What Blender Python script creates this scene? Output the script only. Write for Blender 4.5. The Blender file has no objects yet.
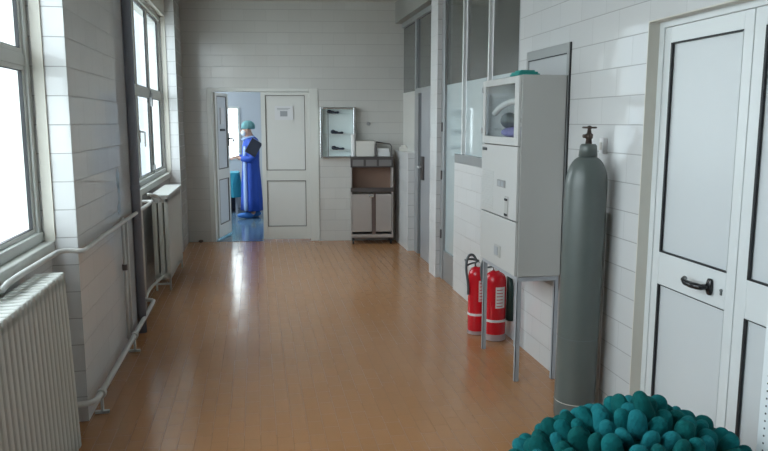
import bpy, bmesh, math, random
from mathutils import Vector, Matrix
random.seed(7)
S = bpy.context.scene
C = S.collection
PI = math.pi

# ---------------------------------------------------------------- camera
CAM_H = 1.6
yaw, pitch = math.radians(10.17), math.radians(8.41)
cd = bpy.data.cameras.new('camera'); cam = bpy.data.objects.new('camera', cd); C.objects.link(cam)
cd.sensor_width = 36; cd.lens = 704 / 768 * 36; cd.clip_start = .02
fwd = Vector((math.sin(yaw) * math.cos(pitch), math.cos(yaw) * math.cos(pitch), -math.sin(pitch)))
rgt = Vector((math.cos(yaw), -math.sin(yaw), 0)); upv = rgt.cross(fwd)
cam.matrix_world = Matrix(((rgt.x, upv.x, -fwd.x, 0), (rgt.y, upv.y, -fwd.y, 0), (rgt.z, upv.z, -fwd.z, CAM_H), (0, 0, 0, 1)))
S.camera = cam

# ---------------------------------------------------------------- world, light, exposure
W = bpy.data.worlds.new('overcast_sky'); S.world = W; W.use_nodes = True
bg = W.node_tree.nodes['Background']
bg.inputs[0].default_value = (.86, .95, 1.0, 1); bg.inputs[1].default_value = 7.8
S.view_settings.view_transform = 'Standard'; S.view_settings.look = 'None'
S.view_settings.exposure = 0.0; S.view_settings.gamma = 1.0; S.view_settings.use_curve_mapping = False
S.cycles.max_bounces = 12; S.cycles.diffuse_bounces = 8; S.cycles.glossy_bounces = 5
S.cycles.transparent_max_bounces = 12; S.cycles.sample_clamp_indirect = 8


def portal(x, y0, y1, z0, z1, rot):
    l = bpy.data.lights.new('window_portal', 'AREA'); l.shape = 'RECTANGLE'
    l.size = abs(z1 - z0); l.size_y = abs(y1 - y0); l.cycles.is_portal = True
    o = bpy.data.objects.new('window_portal', l); C.objects.link(o)
    return o


for (ya, yb) in ((.4, 3.77), (5.45, 8.8)):
    o = portal(-1.2, ya, yb, 1.04, 2.75, 0)
    o.location = (-1.2, (ya + yb) / 2, 1.9); o.rotation_euler = (0, -PI / 2, 0)
o = portal(0, -1, -.3, 1, 2, 0); o.location = (-.75, 13.47, 1.4); o.rotation_euler = (PI / 2, 0, 0)
o.data.size = .95; o.data.size_y = .95; o.rotation_euler = (-PI / 2, 0, 0)
o = portal(0, 10.6, 12.9, .9, 2.4, 0); o.location = (-2.24, 11.75, 1.65); o.rotation_euler = (0, -PI / 2, 0)


# ---------------------------------------------------------------- materials
def mat(name, col, rough=.5, metal=0., coat=0., spec=.5, noise=0., nscale=20., bump=0., bscale=60., alpha=None, emit=None):
    m = bpy.data.materials.new(name); m.use_nodes = True
    nt = m.node_tree; b = nt.nodes['Principled BSDF']
    b.inputs['Base Color'].default_value = (*col, 1); b.inputs['Roughness'].default_value = rough
    b.inputs['Metallic'].default_value = metal; b.inputs['Coat Weight'].default_value = coat
    b.inputs['Coat Roughness'].default_value = .05
    b.inputs['Specular IOR Level'].default_value = spec
    tc = nt.nodes.new('ShaderNodeTexCoord')
    if noise:
        n = nt.nodes.new('ShaderNodeTexNoise'); n.inputs['Scale'].default_value = nscale; n.inputs['Detail'].default_value = 4
        nt.links.new(tc.outputs['Object'], n.inputs['Vector'])
        mx = nt.nodes.new('ShaderNodeMix'); mx.data_type = 'RGBA'
        mx.inputs[6].default_value = (*[c * (1 - noise) for c in col], 1)
        mx.inputs[7].default_value = (*[min(1, c * (1 + noise)) for c in col], 1)
        nt.links.new(n.outputs['Fac'], mx.inputs[0]); nt.links.new(mx.outputs[2], b.inputs['Base Color'])
    if bump:
        n2 = nt.nodes.new('ShaderNodeTexNoise'); n2.inputs['Scale'].default_value = bscale
        nt.links.new(tc.outputs['Object'], n2.inputs['Vector'])
        bp = nt.nodes.new('ShaderNodeBump'); bp.inputs['Strength'].default_value = bump; bp.inputs['Distance'].default_value = .01
        nt.links.new(n2.outputs['Fac'], bp.inputs['Height']); nt.links.new(bp.outputs['Normal'], b.inputs['Normal'])
    if emit:
        b.inputs['Emission Color'].default_value = (*emit[0], 1); b.inputs['Emission Strength'].default_value = emit[1]
    return m


def M(nt, op, a, b=None, c=None):
    n = nt.nodes.new('ShaderNodeMath'); n.operation = op
    for i, v in enumerate((a, b, c)):
        if v is None: continue
        if isinstance(v, (int, float)): n.inputs[i].default_value = v
        else: nt.links.new(v, n.inputs[i])
    return n.outputs[0]


def tile_mat(name, c1, c2, grout, bw, rh, mortar, off, phase, rough=.1, tilt=.02, floor=False, stain=0., offset=.5, coat=0., vfac=.22):
    m = bpy.data.materials.new(name); m.use_nodes = True
    nt = m.node_tree; b = nt.nodes['Principled BSDF']; L = nt.links.new
    tc = nt.nodes.new('ShaderNodeTexCoord')
    sp = nt.nodes.new('ShaderNodeSeparateXYZ'); L(tc.outputs['Object'], sp.inputs[0])
    cb = nt.nodes.new('ShaderNodeCombineXYZ')
    if floor:
        L(M(nt, 'ADD', sp.outputs[1], phase[0]), cb.inputs[0]); L(M(nt, 'ADD', sp.outputs[0], phase[1]), cb.inputs[1])
    else:
        sn = nt.nodes.new('ShaderNodeSeparateXYZ'); L(tc.outputs['Normal'], sn.inputs[0])
        u = M(nt, 'ADD', M(nt, 'MULTIPLY', sp.outputs[0], M(nt, 'ABSOLUTE', sn.outputs[1])),
              M(nt, 'MULTIPLY', sp.outputs[1], M(nt, 'ABSOLUTE', sn.outputs[0])))
        L(M(nt, 'ADD', u, phase[0]), cb.inputs[0]); L(M(nt, 'ADD', sp.outputs[2], phase[1]), cb.inputs[1])
    def brick(ca, cb_, cm):
        br = nt.nodes.new('ShaderNodeTexBrick'); L(cb.outputs[0], br.inputs['Vector'])
        br.inputs['Scale'].default_value = 1; br.inputs['Brick Width'].default_value = bw
        br.inputs['Row Height'].default_value = rh; br.inputs['Mortar Size'].default_value = mortar
        br.inputs['Mortar Smooth'].default_value = .2; br.offset = offset
        br.inputs['Color1'].default_value = (*ca, 1); br.inputs['Color2'].default_value = (*cb_, 1); br.inputs['Mortar'].default_value = (*cm, 1)
        return br
    b1 = brick(c1, c2, [(p_ + q_) / 2 for p_, q_ in zip(c1, c2)])
    s2 = nt.nodes.new('ShaderNodeSeparateXYZ'); L(cb.outputs[0], s2.inputs[0])
    fr = M(nt, 'FRACT', M(nt, 'DIVIDE', s2.outputs[1], rh))
    dd = M(nt, 'MULTIPLY', M(nt, 'MINIMUM', fr, M(nt, 'SUBTRACT', 1, fr)), rh)
    hm = nt.nodes.new('ShaderNodeMapRange'); hm.interpolation_type = 'SMOOTHSTEP'
    hm.inputs[1].default_value = mortar * 1.3; hm.inputs[2].default_value = mortar * .5; L(dd, hm.inputs[0])
    mask = M(nt, 'MAXIMUM', M(nt, 'MULTIPLY', hm.outputs[0], 1.0 if not floor else vfac), M(nt, 'MULTIPLY', b1.outputs['Fac'], vfac))
    mg = nt.nodes.new('ShaderNodeMix'); mg.data_type = 'RGBA'; L(mask, mg.inputs[0]); L(b1.outputs['Color'], mg.inputs[6]); mg.inputs[7].default_value = (*grout, 1)
    col = mg.outputs[2]
    n = nt.nodes.new('ShaderNodeTexNoise'); n.inputs['Scale'].default_value = 1.7; n.inputs['Detail'].default_value = 5
    L(tc.outputs['Object'], n.inputs['Vector'])
    if stain:
        mx = nt.nodes.new('ShaderNodeMix'); mx.data_type = 'RGBA'; mx.blend_type = 'MULTIPLY'
        mx.inputs[7].default_value = (1 - stain, 1 - stain, 1 - stain * 1.1, 1)
        L(n.outputs['Fac'], mx.inputs[0]); L(col, mx.inputs[6]); col = mx.outputs[2]
    L(col, b.inputs['Base Color'])
    ro = M(nt, 'ADD', M(nt, 'MULTIPLY', mask, .35), M(nt, 'MULTIPLY_ADD', n.outputs['Fac'], rough * .5, rough * .75))
    L(ro, b.inputs['Roughness'])
    b2 = brick((0, 0, 0), (1, 1, 1), (.5, .5, .5))
    bump = nt.nodes.new('ShaderNodeBump'); bump.inputs['Strength'].default_value = .5; bump.inputs['Distance'].default_value = .002
    bump.invert = True
    n3 = nt.nodes.new('ShaderNodeTexNoise'); n3.inputs['Scale'].default_value = 9; n3.inputs['Detail'].default_value = 1
    L(tc.outputs['Object'], n3.inputs['Vector'])
    L(M(nt, 'MULTIPLY_ADD', n3.outputs['Fac'], .5, b1.outputs['Fac']), bump.inputs['Height'])
    vm = nt.nodes.new('ShaderNodeVectorMath'); vm.operation = 'MULTIPLY_ADD'
    # every tile leans a hair its own way
    wn = nt.nodes.new('ShaderNodeTexWhiteNoise'); wn.noise_dimensions = '3D'; L(b2.outputs['Color'], wn.inputs['Vector'])
    vs = nt.nodes.new('ShaderNodeVectorMath'); vs.operation = 'SUBTRACT'; L(wn.outputs['Color'], vs.inputs[0]); vs.inputs[1].default_value = (.5, .5, .5)
    L(vs.outputs[0], vm.inputs[0]); vm.inputs[1].default_value = (tilt, tilt, tilt); L(bump.outputs[0], vm.inputs[2])
    nn = nt.nodes.new('ShaderNodeVectorMath'); nn.operation = 'NORMALIZE'; L(vm.outputs[0], nn.inputs[0])
    L(nn.outputs[0], b.inputs['Normal'])
    b.inputs['Coat Weight'].default_value = coat; b.inputs['Coat Roughness'].default_value = .08
    return m


def glass_mat(name, tint, fac=.88, rough=.02):
    m = bpy.data.materials.new(name); m.use_nodes = True
    nt = m.node_tree; nt.nodes.remove(nt.nodes['Principled BSDF']); out = nt.nodes['Material Output']
    t = nt.nodes.new('ShaderNodeBsdfTransparent'); t.inputs[0].default_value = (*tint, 1)
    g = nt.nodes.new('ShaderNodeBsdfGlossy'); g.inputs['Roughness'].default_value = rough
    fr = nt.nodes.new('ShaderNodeFresnel'); fr.inputs[0].default_value = 1.5
    mx = nt.nodes.new('ShaderNodeMixShader')
    ge = nt.nodes.new('ShaderNodeNewGeometry')
    k = M(nt, 'MULTIPLY', fr.outputs[0], M(nt, 'SUBTRACT', 1, ge.outputs['Backfacing']))
    nt.links.new(k, mx.inputs[0]); nt.links.new(t.outputs[0], mx.inputs[1]); nt.links.new(g.outputs[0], mx.inputs[2])
    nt.links.new(mx.outputs[0], out.inputs[0])
    return m


m_tile = tile_mat('white_glazed_wall_tile', (.53, .52, .50), (.555, .545, .525), (.36, .35, .34), .289, .1445, .0026, 0, (0.06, -.138), rough=.17, tilt=.015, stain=.10, vfac=.45)
m_tile_clean = tile_mat('bright_glazed_wall_tile', (.62, .625, .63), (.65, .655, .66), (.32, .32, .32), .289, .1445, .0024, 0, (0.05, -.138), rough=.05, tilt=.025)
m_floor = tile_mat('terracotta_floor_tile', (.43, .212, .094), (.46, .228, .104), (.20, .11, .06), .165, .082, .0022, 0, (0.02, .02), rough=.18, tilt=.014, floor=True, stain=.12, vfac=.28)
m_floor2 = mat('blue_grey_vinyl_floor', (.10, .17, .24), .15)
m_paint = mat('cream_wall_paint', (.62, .60, .54), .5, noise=.04, nscale=6)
m_ceil = mat('ceiling_paint', (.50, .49, .46), .8, noise=.04, nscale=3)
m_beam = mat('grey_beam_paint', (.28, .28, .26), .5)
m_frame = mat('aged_white_window_paint', (.58, .60, .58), .35, noise=.06, nscale=8)
m_sill = mat('worn_white_sill', (.52, .53, .50), .45, noise=.18, nscale=14, bump=.2)
m_glass = glass_mat('clear_window_glass', (.95, .97, .97))
m_gasket = mat('black_rubber_gasket', (.012, .013, .016), .5)
m_door = mat('white_coated_aluminium', (.66, .69, .70), .28)
m_panel = mat('pale_grey_door_panel', (.58, .61, .63), .30, noise=.02, nscale=3)
m_bdoor = mat('off_white_door_paint', (.58, .58, .55), .35)
m_bpanel = mat('off_white_door_panel', (.60, .60, .58), .35)
m_black = mat('black_handle_plastic', (.015, .015, .017), .25)
m_rad = mat('white_radiator_enamel', (.58, .59, .56), .32, noise=.04, nscale=10)
m_pipe = mat('white_painted_pipe', (.58, .58, .56), .35, noise=.10, nscale=15)
m_drain = mat('dark_grey_drain_pipe', (.21, .225, .27), .6)
m_stain = mat('pale_blue_paint_stain', (.38, .50, .60), .3)
m_dglass = mat('dark_room_glass', (.085, .09, .085), .06, spec=.6)  # opaque pane; the dark room behind clear glass is painted into its colour
m_fglass = mat('pale_frosted_glass', (.46, .54, .56), .03, coat=1.0)
m_alu = mat('silver_grey_aluminium', (.36, .37, .38), .35, metal=.5)
m_alu_l = mat('light_aluminium_bar', (.62, .63, .63), .3, metal=.3)
m_cab = mat('cabinet_enamel_shaded', (.43, .43, .415), .38)  # cabinet sides: same enamel with their shade put into the colour
m_cab2 = mat('cabinet_enamel_lit', (.53, .53, .52), .35)  # cabinet front: lighter copy, window light painted into the enamel
m_leg = mat('grey_painted_steel', (.36, .38, .41), .4)
m_eldoor = mat('grey_steel_panel', (.33, .34, .34), .32, metal=.3)
m_cyl = mat('grey_green_cylinder_paint', (.10, .118, .112), .33, noise=.12, nscale=9)
m_brass = mat('dull_bronze_valve', (.11, .085, .075), .4, metal=.7)
m_red = mat('red_extinguisher_enamel', (.62, .012, .025), .22)
m_pink = mat('pale_worn_base', (.42, .33, .33), .5)
m_white = mat('white_label', (.75, .74, .74), .45)
m_hose = mat('grey_rubber_hose', (.10, .12, .13), .4)
m_horn = mat('dark_green_plastic', (.02, .045, .04), .4)
m_teal = mat('teal_cotton_cloth', (.03, .30, .27), .85, bump=.3, bscale=200)
m_steel = mat('brushed_stainless_steel', (.50, .475, .46), .35, metal=.6, noise=.12, nscale=4)
m_steel_d = mat('dark_stainless_rim', (.12, .11, .11), .35, metal=.7)
m_copper = mat('brown_steel_back', (.33, .21, .16), .4, metal=.3)
m_chrome = mat('chrome_edge', (.75, .77, .78), .12, metal=.9)
m_cream = mat('cream_cardboard', (.62, .60, .56), .6)
m_paper = mat('white_paper', (.70, .70, .70), .7)
m_dark = mat('dark_navy_cloth', (.035, .04, .065), .6)
m_bluegown = mat('royal_blue_gown_cloth', (.02, .075, .42), .75, bump=.3, bscale=30)
m_lightgown = mat('pale_blue_cloth', (.42, .56, .85), .75)
m_skin = mat('skin', (.55, .33, .25), .5)
m_mask = mat('white_mask_cloth', (.75, .78, .80), .7)
m_cap = mat('teal_cap_cloth', (.16, .36, .38), .8)
m_shoe = mat('blue_shoe_cover', (.03, .16, .50), .6)
m_bluewall = mat('pale_blue_wall_paint', (.44, .47, .51), .5)
m_lav = mat('lavender_cloth', (.22, .20, .45), .7)
m_greyb = mat('grey_plastic', (.12, .14, .15), .4)
m_bin = mat('white_tub_plastic', (.62, .63, .62), .4)
m_perf = mat('white_perforated_steel', (.74, .78, .80), .35)
m_hole = mat('dark_hole_lining', (.06, .07, .08), .8)
teals = [mat('teal_cover_cloth_a', (.006, .135, .145), .9, spec=.15, noise=.25, nscale=25, bump=.5, bscale=90),
         mat('teal_cover_cloth_b', (.004, .098, .098), .9, spec=.15, noise=.25, nscale=25, bump=.5, bscale=90),
         mat('teal_cover_cloth_c', (.012, .170, .195), .9, spec=.15, noise=.25, nscale=25, bump=.5, bscale=90)]
m_mint = mat('pale_cabinet_interior', (.82, .86, .86), .4)


# ---------------------------------------------------------------- helpers
def obj(name, bm, m, parent=None, smooth=False, bevel=0., loc=None):
    me = bpy.data.meshes.new(name); bmesh.ops.recalc_face_normals(bm, faces=bm.faces); bm.to_mesh(me); bm.free()
    if smooth:
        for p in me.polygons: p.use_smooth = True
    o = bpy.data.objects.new(name, me); C.objects.link(o)
    for mm in (m if isinstance(m, (list, tuple)) else [m]): me.materials.append(mm)
    if parent: o.parent = parent
    if loc: o.location = loc
    if bevel:
        b = o.modifiers.new('bevel', 'BEVEL'); b.width = bevel; b.segments = 2; b.limit_method = 'ANGLE'
        b.harden_normals = False
    return o


def bx(bm, x0, x1, y0, y1, z0, z1, mi=0):
    x0, x1 = sorted((x0, x1)); y0, y1 = sorted((y0, y1)); z0, z1 = sorted((z0, z1))
    v = [bm.verts.new(p) for p in ((x0, y0, z0), (x1, y0, z0), (x1, y1, z0), (x0, y1, z0), (x0, y0, z1), (x1, y0, z1), (x1, y1, z1), (x0, y1, z1))]
    for f in ((0, 3, 2, 1), (4, 5, 6, 7), (0, 1, 5, 4), (1, 2, 6, 5), (2, 3, 7, 6), (3, 0, 4, 7)):
        fc = bm.faces.new([v[i] for i in f]); fc.material_index = mi
    return bm


def B(*a, mi=0): return bx(bmesh.new(), *a, mi=mi)


def ring_faces(bm, rings, caps=True, closed=True, mi=0):
    for a, b in zip(rings, rings[1:]):
        n = len(a)
        for i in range(n if closed else n - 1):
            f = bm.faces.new((a[i], a[(i + 1) % n], b[(i + 1) % n], b[i])); f.material_index = mi
    if caps:
        for r in (rings[0], rings[-1]):
            try: bm.faces.new(r).material_index = mi
            except ValueError: pass


def tube(bm, pts, r, n=10, smoothpath=0, mi=0):
    pts = [Vector(p) for p in pts]
    for _ in range(smoothpath):
        q = [pts[0]]
        for a, b in zip(pts, pts[1:]): q += [a * .75 + b * .25, a * .25 + b * .75]
        q.append(pts[-1]); pts = q
    rings = []; rr = r if isinstance(r, (list, tuple)) else [r] * len(pts)
    up = None
    for i, p in enumerate(pts):
        d = (pts[min(i + 1, len(pts) - 1)] - pts[max(i - 1, 0)]).normalized()
        if up is None:
            up = Vector((0, 0, 1)) if abs(d.z) < .9 else Vector((1, 0, 0))
        s = d.cross(up).normalized(); up = s.cross(d).normalized()
        rings.append([bm.verts.new(p + (s * math.cos(2 * PI * k / n) + up * math.sin(2 * PI * k / n)) * rr[min(i, len(rr) - 1)]) for k in range(n)])
    ring_faces(bm, rings, mi=mi)
    return bm


def lathe(bm, prof, n=32, c=(0, 0, 0), mi=0, axis='z'):
    rings = []
    for r, z in prof:
        ring = []
        for k in range(n):
            a = 2 * PI * k / n; x, y = r * math.cos(a), r * math.sin(a)
            p = (x, y, z) if axis == 'z' else ((z, x, y) if axis == 'x' else (x, z, y))
            ring.append(bm.verts.new((c[0] + p[0], c[1] + p[1], c[2] + p[2])))
        rings.append(ring)
    ring_faces(bm, rings, mi=mi)
    return bm


def blob(bm, c, r, seg=16, rg=10, rot=None, fn=None):
    """rounded lump with radii r; fn reshapes a unit-sphere point"""
    res = bmesh.ops.create_uvsphere(bm, u_segments=seg, v_segments=rg, radius=1)
    for v in res['verts']:
        p = v.co.copy()
        if fn: p = fn(p)
        p = Vector((p.x * r[0], p.y * r[1], p.z * r[2]))
        if rot: p = rot @ p
        v.co = p + Vector(c)
    return bm


def thing(name, label, cat, loc=(0, 0, 0), rotz=0, group=None):
    o = bpy.data.objects.new(name, None); C.objects.link(o); o.empty_display_size = .1
    o.location = loc; o.rotation_euler = (0, 0, rotz); o['label'] = label; o['category'] = cat
    if group: o['group'] = group
    return o


def tag(o, label, cat, group=None):
    o['label'] = label; o['category'] = cat
    if group: o['group'] = group
    return o


def struct(name, bm, m, parent=None, **k):
    o = obj(name, bm, m, parent, **k)
    if not parent: o['kind'] = 'structure'
    return o


def srt(name, loc=(0, 0, 0), rotz=0):
    o = bpy.data.objects.new(name, None); C.objects.link(o); o.location = loc; o.rotation_euler = (0, 0, rotz); o['kind'] = 'structure'
    return o


# ---------------------------------------------------------------- room shell
LX, RX, HZ = -.93, 1.826, 3.13
RA = -.1185                                   # the end wall runs slightly askew
BO = (-.93, 9.623, 0)
struct('floor', B(-1.3, 3.2, -3.6, 9.66, -.1, 0), m_floor)
struct('ceiling', B(-1.3, 3.2, -3.6, 14, HZ, HZ + .12), m_ceil)
struct('wall_rear', B(-1.3, 3.2, -3.7, -3.5, 0, HZ), m_tile)

# left wall: tiled piers, spandrels under the windows, boxed heads over them
bm = bmesh.new()
bx(bm, -1.3, LX, 8.9, 9.75, 0, HZ); bx(bm, -1.3, LX, 3.83, 5.56, 0, HZ); bx(bm, -1.3, LX, -3.5, .32, 0, HZ)
for a, b in ((5.56, 8.9), (.32, 3.83)):
    bx(bm, -1.3, -1.06, a, b, 0, .93)
struct('wall_left', bm, m_tile_clean)
bm = bmesh.new()
for a, b in ((5.56, 8.9), (.32, 3.83)):
    bx(bm, -1.3, -1.035, a, b, 2.82, HZ)
struct('trim_1', bm, m_paint)                 # boxed heads
ground = struct('ground', B(-60, -1.35, -40, 60, -.6, -.5), mat('pale_paving', (.45, .46, .44), .9, noise=.1, nscale=1))


def window(name, y0, y1, mull, x=-1.13, handles=()):
    w = srt(name)
    bm = bmesh.new(); f = .05
    bx(bm, x - .06, x + .04, y0, y1, .99, .99 + f); bx(bm, x - .06, x + .04, y0, y1, 2.765, 2.82)
    bx(bm, x - .03, x + .03, y0, y0 + .05, .99, 2.82); bx(bm, x - .03, x + .03, y1 - .05, y1, .99, 2.82)
    bx(bm, x - .03, x + .02, y0, y1, 1.868, 1.928)
    for k in mull: bx(bm, x - .012, x + .010, k - .028, k + .028, .99, 2.82)
    obj('window_frame', bm, m_frame, w, bevel=.004)
    ed = [y0 + .05] + list(mull) + [y1 - .05]
    for i in range(len(ed) - 1):
        a = ed[i] + (.028 if i else 0); b = ed[i + 1] - (.028 if i < len(ed) - 2 else 0)
        for (z0, z1) in ((1.04, 1.868), (1.928, 2.765)):
            s = bmesh.new(); t = .026
            bx(s, x - .010, x + .016, a, b, z0, z0 + .022); bx(s, x - .010, x + .016, a, b, z1 - .022, z1)
            bx(s, x - .010, x + .016, a, a + t, z0 + .022, z1 - .022); bx(s, x - .010, x + .016, b - t, b, z0 + .022, z1 - .022)
            so = obj('sash', s, m_frame, w, bevel=.003)
            g = bmesh.new(); q = .004
            for (aa, bb, cc, dd) in ((a + t, a + t + q, z0 + .022, z1 - .022), (b - t - q, b - t, z0 + .022, z1 - .022), (a + t, b - t, z0 + .022, z0 + .022 + q), (a + t, b - t, z1 - .022 - q, z1 - .022)):
                bx(g, x - .006, x + .012, aa, bb, cc, dd)
            obj('glazing_strip', g, m_gasket, so)
            obj('pane', B(x - .002, x + .002, a + t - .01, b - t + .01, z0 + .03, z1 - .03), m_glass, so)
            if z0 < 1.5 and i in handles:
                h = bmesh.new(); yc = a + .013
                bx(h, x + .014, x + .024, yc - .012, yc + .012, 1.40, 1.52)
                tube(h, [(x + .02, yc, 1.50), (x + .06, yc, 1.50), (x + .065, yc, 1.47), (x + .065, yc, 1.36)], .009, 8, 1)
                obj('window_handle', h, m_frame, so, smooth=True)
    bm = bmesh.new(); bx(bm, -1.3, -1.04, y0, y1, .93, .99)
    obj('window_sill', bm, m_sill, w, bevel=.006)
    # painted cream jambs between tile and frame
    bm = bmesh.new(); bx(bm, x + .045, -1.035, y0 - .002, y0 + .012, .99, 2.82); bx(bm, x + .045, -1.035, y1 - .012, y1 + .002, .99, 2.82)
    obj('jamb', bm, m_paint, w)
    return w


window('window_1', .32, 3.83, (1.2, 2.075, 2.95), handles=(0, 1))
window('window_2', 5.56, 8.9, (6.27, 7.13, 7.97), handles=(0, 2))
# espagnolette rod and its bracket between the two far sashes
bm = bmesh.new(); tube(bm, [(-1.105, 7.97, 1.05), (-1.105, 7.97, 1.93)], .008, 8)
bx(bm, -1.12, -1.09, 7.935, 8.005, 1.76, 1.90); bx(bm, -1.12, -1.09, 7.945, 7.995, 1.08, 1.14)
e = obj('window_bolt', bm, m_alu); e['kind'] = 'structure'; e.parent = bpy.data.objects['window_2']

# ---- end wall (local x along the wall, y into the wall)
wb = struct('wall_back', bx(bx(bx(bmesh.new(), 0, .30, 0, .12, 0, HZ), 1.75, 2.95, 0, .12, 0, HZ), .30, 1.75, 0, .12, 2.03, HZ), m_tile, loc=BO)
wb.rotation_euler = (0, 0, RA)
d1 = srt('door_1', BO, RA)
bm = bmesh.new()
bx(bm, .30, .365, -.012, .13, 0, 2.03); bx(bm, 1.63, 1.75, -.012, .13, 0, 2.03); bx(bm, .365, 1.63, -.012, .13, 1.985, 2.03)
obj('door_frame', bm, m_bdoor, d1, bevel=.004)


def leaf(parent, x0, x1, y0, ms, panels, gk=.006, name='door_leaf', t=.045, z0=.03, z1=1.98, lin=.006, dm=m_gasket, sgn=1):
    """door leaf in local coords: frame rails, recessed panels, dark gasket lining"""
    bm = bmesh.new(); zs = [z0] + [z for p in panels for z in (p[2], p[3])] + [z1]
    px0, px1 = panels[0][0], panels[0][1]
    bx(bm, x0, px0, y0, y0 + t, z0, z1); bx(bm, px1, x1, y0, y0 + t, z0, z1)
    for i in range(0, len(zs), 2): bx(bm, px0, px1, y0, y0 + t, zs[i], zs[i + 1])
    lf = obj(name, bm, ms[0], parent, bevel=.002)
    for (a, b, c, d) in panels:
        obj('door_panel', B(a, b, y0 + .012, y0 + t - .012, c, d), ms[1], lf)
        g = bmesh.new()
        bx(g, a, a + lin, y0 - .001, y0 + .013, c, d); bx(g, b - lin, b, y0 - .001, y0 + .013, c, d)
        bx(g, a, b, y0 - .001, y0 + .013, c, c + lin); bx(g, a, b, y0 - .001, y0 + .013, d - lin, d)
        obj('gasket', g, dm, lf)
    return lf


m_thin = mat('brown_grey_door_seal', (.14, .13, .12), .6)
lf = leaf(d1, .998, 1.63, .0, (m_bdoor, m_bpanel), [(1.055, 1.575, .20, .82), (1.055, 1.575, .955, 1.94)], dm=m_thin, lin=.009)
m_notice = mat('greyish_notice_paper', (.62, .62, .64), .7)
pp = obj('notice', B(1.18, 1.42, -.004, .012, 1.62, 1.80), m_notice, lf)
bm = bmesh.new(); bx(bm, 1.25, 1.345, -.006, -.003, 1.665, 1.735); bx(bm, 1.21, 1.38, -.006, -.003, 1.765, 1.772); bx(bm, 1.21, 1.36, -.006, -.003, 1.75, 1.756)
obj('printed_mark', bm, mat('faded_grey_ink', (.30, .31, .33), .8), pp)
bm = bmesh.new(); tube(bm, [(1.052, -.001, .93), (1.052, -.045, .93), (1.06, -.05, .93), (1.15, -.05, .93)], .008, 8, 1); bx(bm, 1.04, 1.062, -.006, 0, .84, .99)
# open leaf, hinged on the frame's far post and swung into the next room
hx, hy = -.57 + .0, 9.623
ol = srt('door_2', (-.575, 9.70, 0), math.atan2(10.22 - 9.70, -.435 + .575))
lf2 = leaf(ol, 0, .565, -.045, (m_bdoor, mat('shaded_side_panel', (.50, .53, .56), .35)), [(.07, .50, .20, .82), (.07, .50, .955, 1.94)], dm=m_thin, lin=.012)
obj('notice', B(.22, .37, -.047, -.03, 1.56, 1.78), m_notice, lf2)
obj('sign_plate', B(.21, .38, -.049, -.03, 1.47, 1.50), m_black, lf2)
bm = bmesh.new(); bx(bm, .52, .55, -.055, -.044, 1.26, 1.44); tube(bm, [(.535, -.05, 1.36), (.535, -.10, 1.36), (.545, -.11, 1.355), (.56, -.115, 1.31)], .012, 8, 1)
obj('door_handle', bm, m_black, lf2, smooth=False)

# ---- right wall
bm = bmesh.new()
bx(bm, RX, 2.1, 3.135, 4.80, 0, HZ)                         # between door and glazing
bx(bm, RX, 2.1, 3.135, 1.75 - .0, 2.065, HZ)                # over the double door
bx(bm, RX, 2.1, -3.5, 1.78, 0, HZ)
bx(bm, RX, 2.1, 4.80, 6.42, 0, 1.22)                        # low wall under glazing
bx(bm, 1.82, 2.1, 8.47, 9.42, 0, 1.22)                      # far low wall
bx(bm, 1.785, 2.1, 6.94, 7.22, 0, HZ)                       # pier
struct('wall_right', bm, m_tile_clean)
struct('trim_2', B(1.815, 2.1, 6.41, 9.42, 2.86, HZ), m_beam)   # head beam over the glazing
struct('trim_3', B(1.84, 2.1, 4.80, 6.41, 2.86, HZ), m_beam)

# glazed screen over the low wall
w4 = srt('window_4')
gx = 1.86
bm = bmesh.new()
bx(bm, gx - .035, gx + .06, 4.80, 6.42, 1.22, 1.30)         # grey base rail
bx(bm, gx - .02, gx + .05, 6.42, 6.98, .0, .30)
obj('window_frame', bm, m_alu, w4, bevel=.003)
for y in (5.49, 6.20):
    obj('mullion', B(gx - .035, gx + .04, y - .014, y + .014, 1.30, 2.86), m_alu_l, w4, bevel=.004)
for y in (6.87,):
    obj('mullion', B(gx - .03, gx + .04, y - .03, y + .11, .0, 2.86), m_alu, w4, bevel=.004)
obj('mullion', B(gx - .03, gx + .04, 4.80, 4.83, 1.3, 2.86), m_alu, w4)
for a, b in ((4.83, 5.468), (5.512, 6.178), (6.222, 6.84)):
    obj('pane', B(gx, gx + .008, a, b, 1.955, 2.86), m_dglass, w4)
    obj('frosted_pane', B(gx - .001, gx + .008, a, b, 1.30 if b < 6.5 else .30, 1.955), m_fglass, w4)
for a in (1.50, 1.02, .42): obj('hinge', B(gx - .042, gx - .028, 6.88, 6.90, a, a + .09), m_steel_d, w4)

# far glazed screen with its doorway
w5 = srt('window_5'); fx = 1.93
for a, b in ((8.48, 9.40), (7.24, 8.42)):
    obj('pane', B(fx, fx + .008, a, b, 1.97, 2.84), m_dglass, w5)
bm = bmesh.new()
bx(bm, fx - .03, fx + .04, 7.22, 9.42, 2.80, 2.86); bx(bm, fx - .03, fx + .04, 9.34, 9.42, 1.22, 2.8)
bx(bm, fx - .03, fx + .04, 8.42, 8.48, 0, 2.8); bx(bm, fx - .03, fx + .04, 7.22, 8.42, 1.93, 1.99)
obj('window_frame', bm, m_alu, w5, bevel=.003)
obj('solid_panel', B(fx - .005, fx + .01, 8.48, 9.34, 1.22, 1.97), mat('white_laminate_infill', (.55, .54, .51), .4), w5)
d3 = srt('door_3')
bm = bmesh.new(); bx(bm, 1.90, 1.96, 8.28, 8.42, 0, 1.93)
obj('door_frame', bm, m_alu, d3)
bm = bmesh.new(); bx(bm, 1.93, 1.97, 8.05, 8.28, 0, 1.93); obj('door_leaf', bm, m_greyb, d3)  # solid dark strip, the darkness of the gap beside the leaf as colour
bm = bmesh.new(); bx(bm, 1.885, 1.93, 7.22, 8.05, 0, 1.93)
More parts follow.
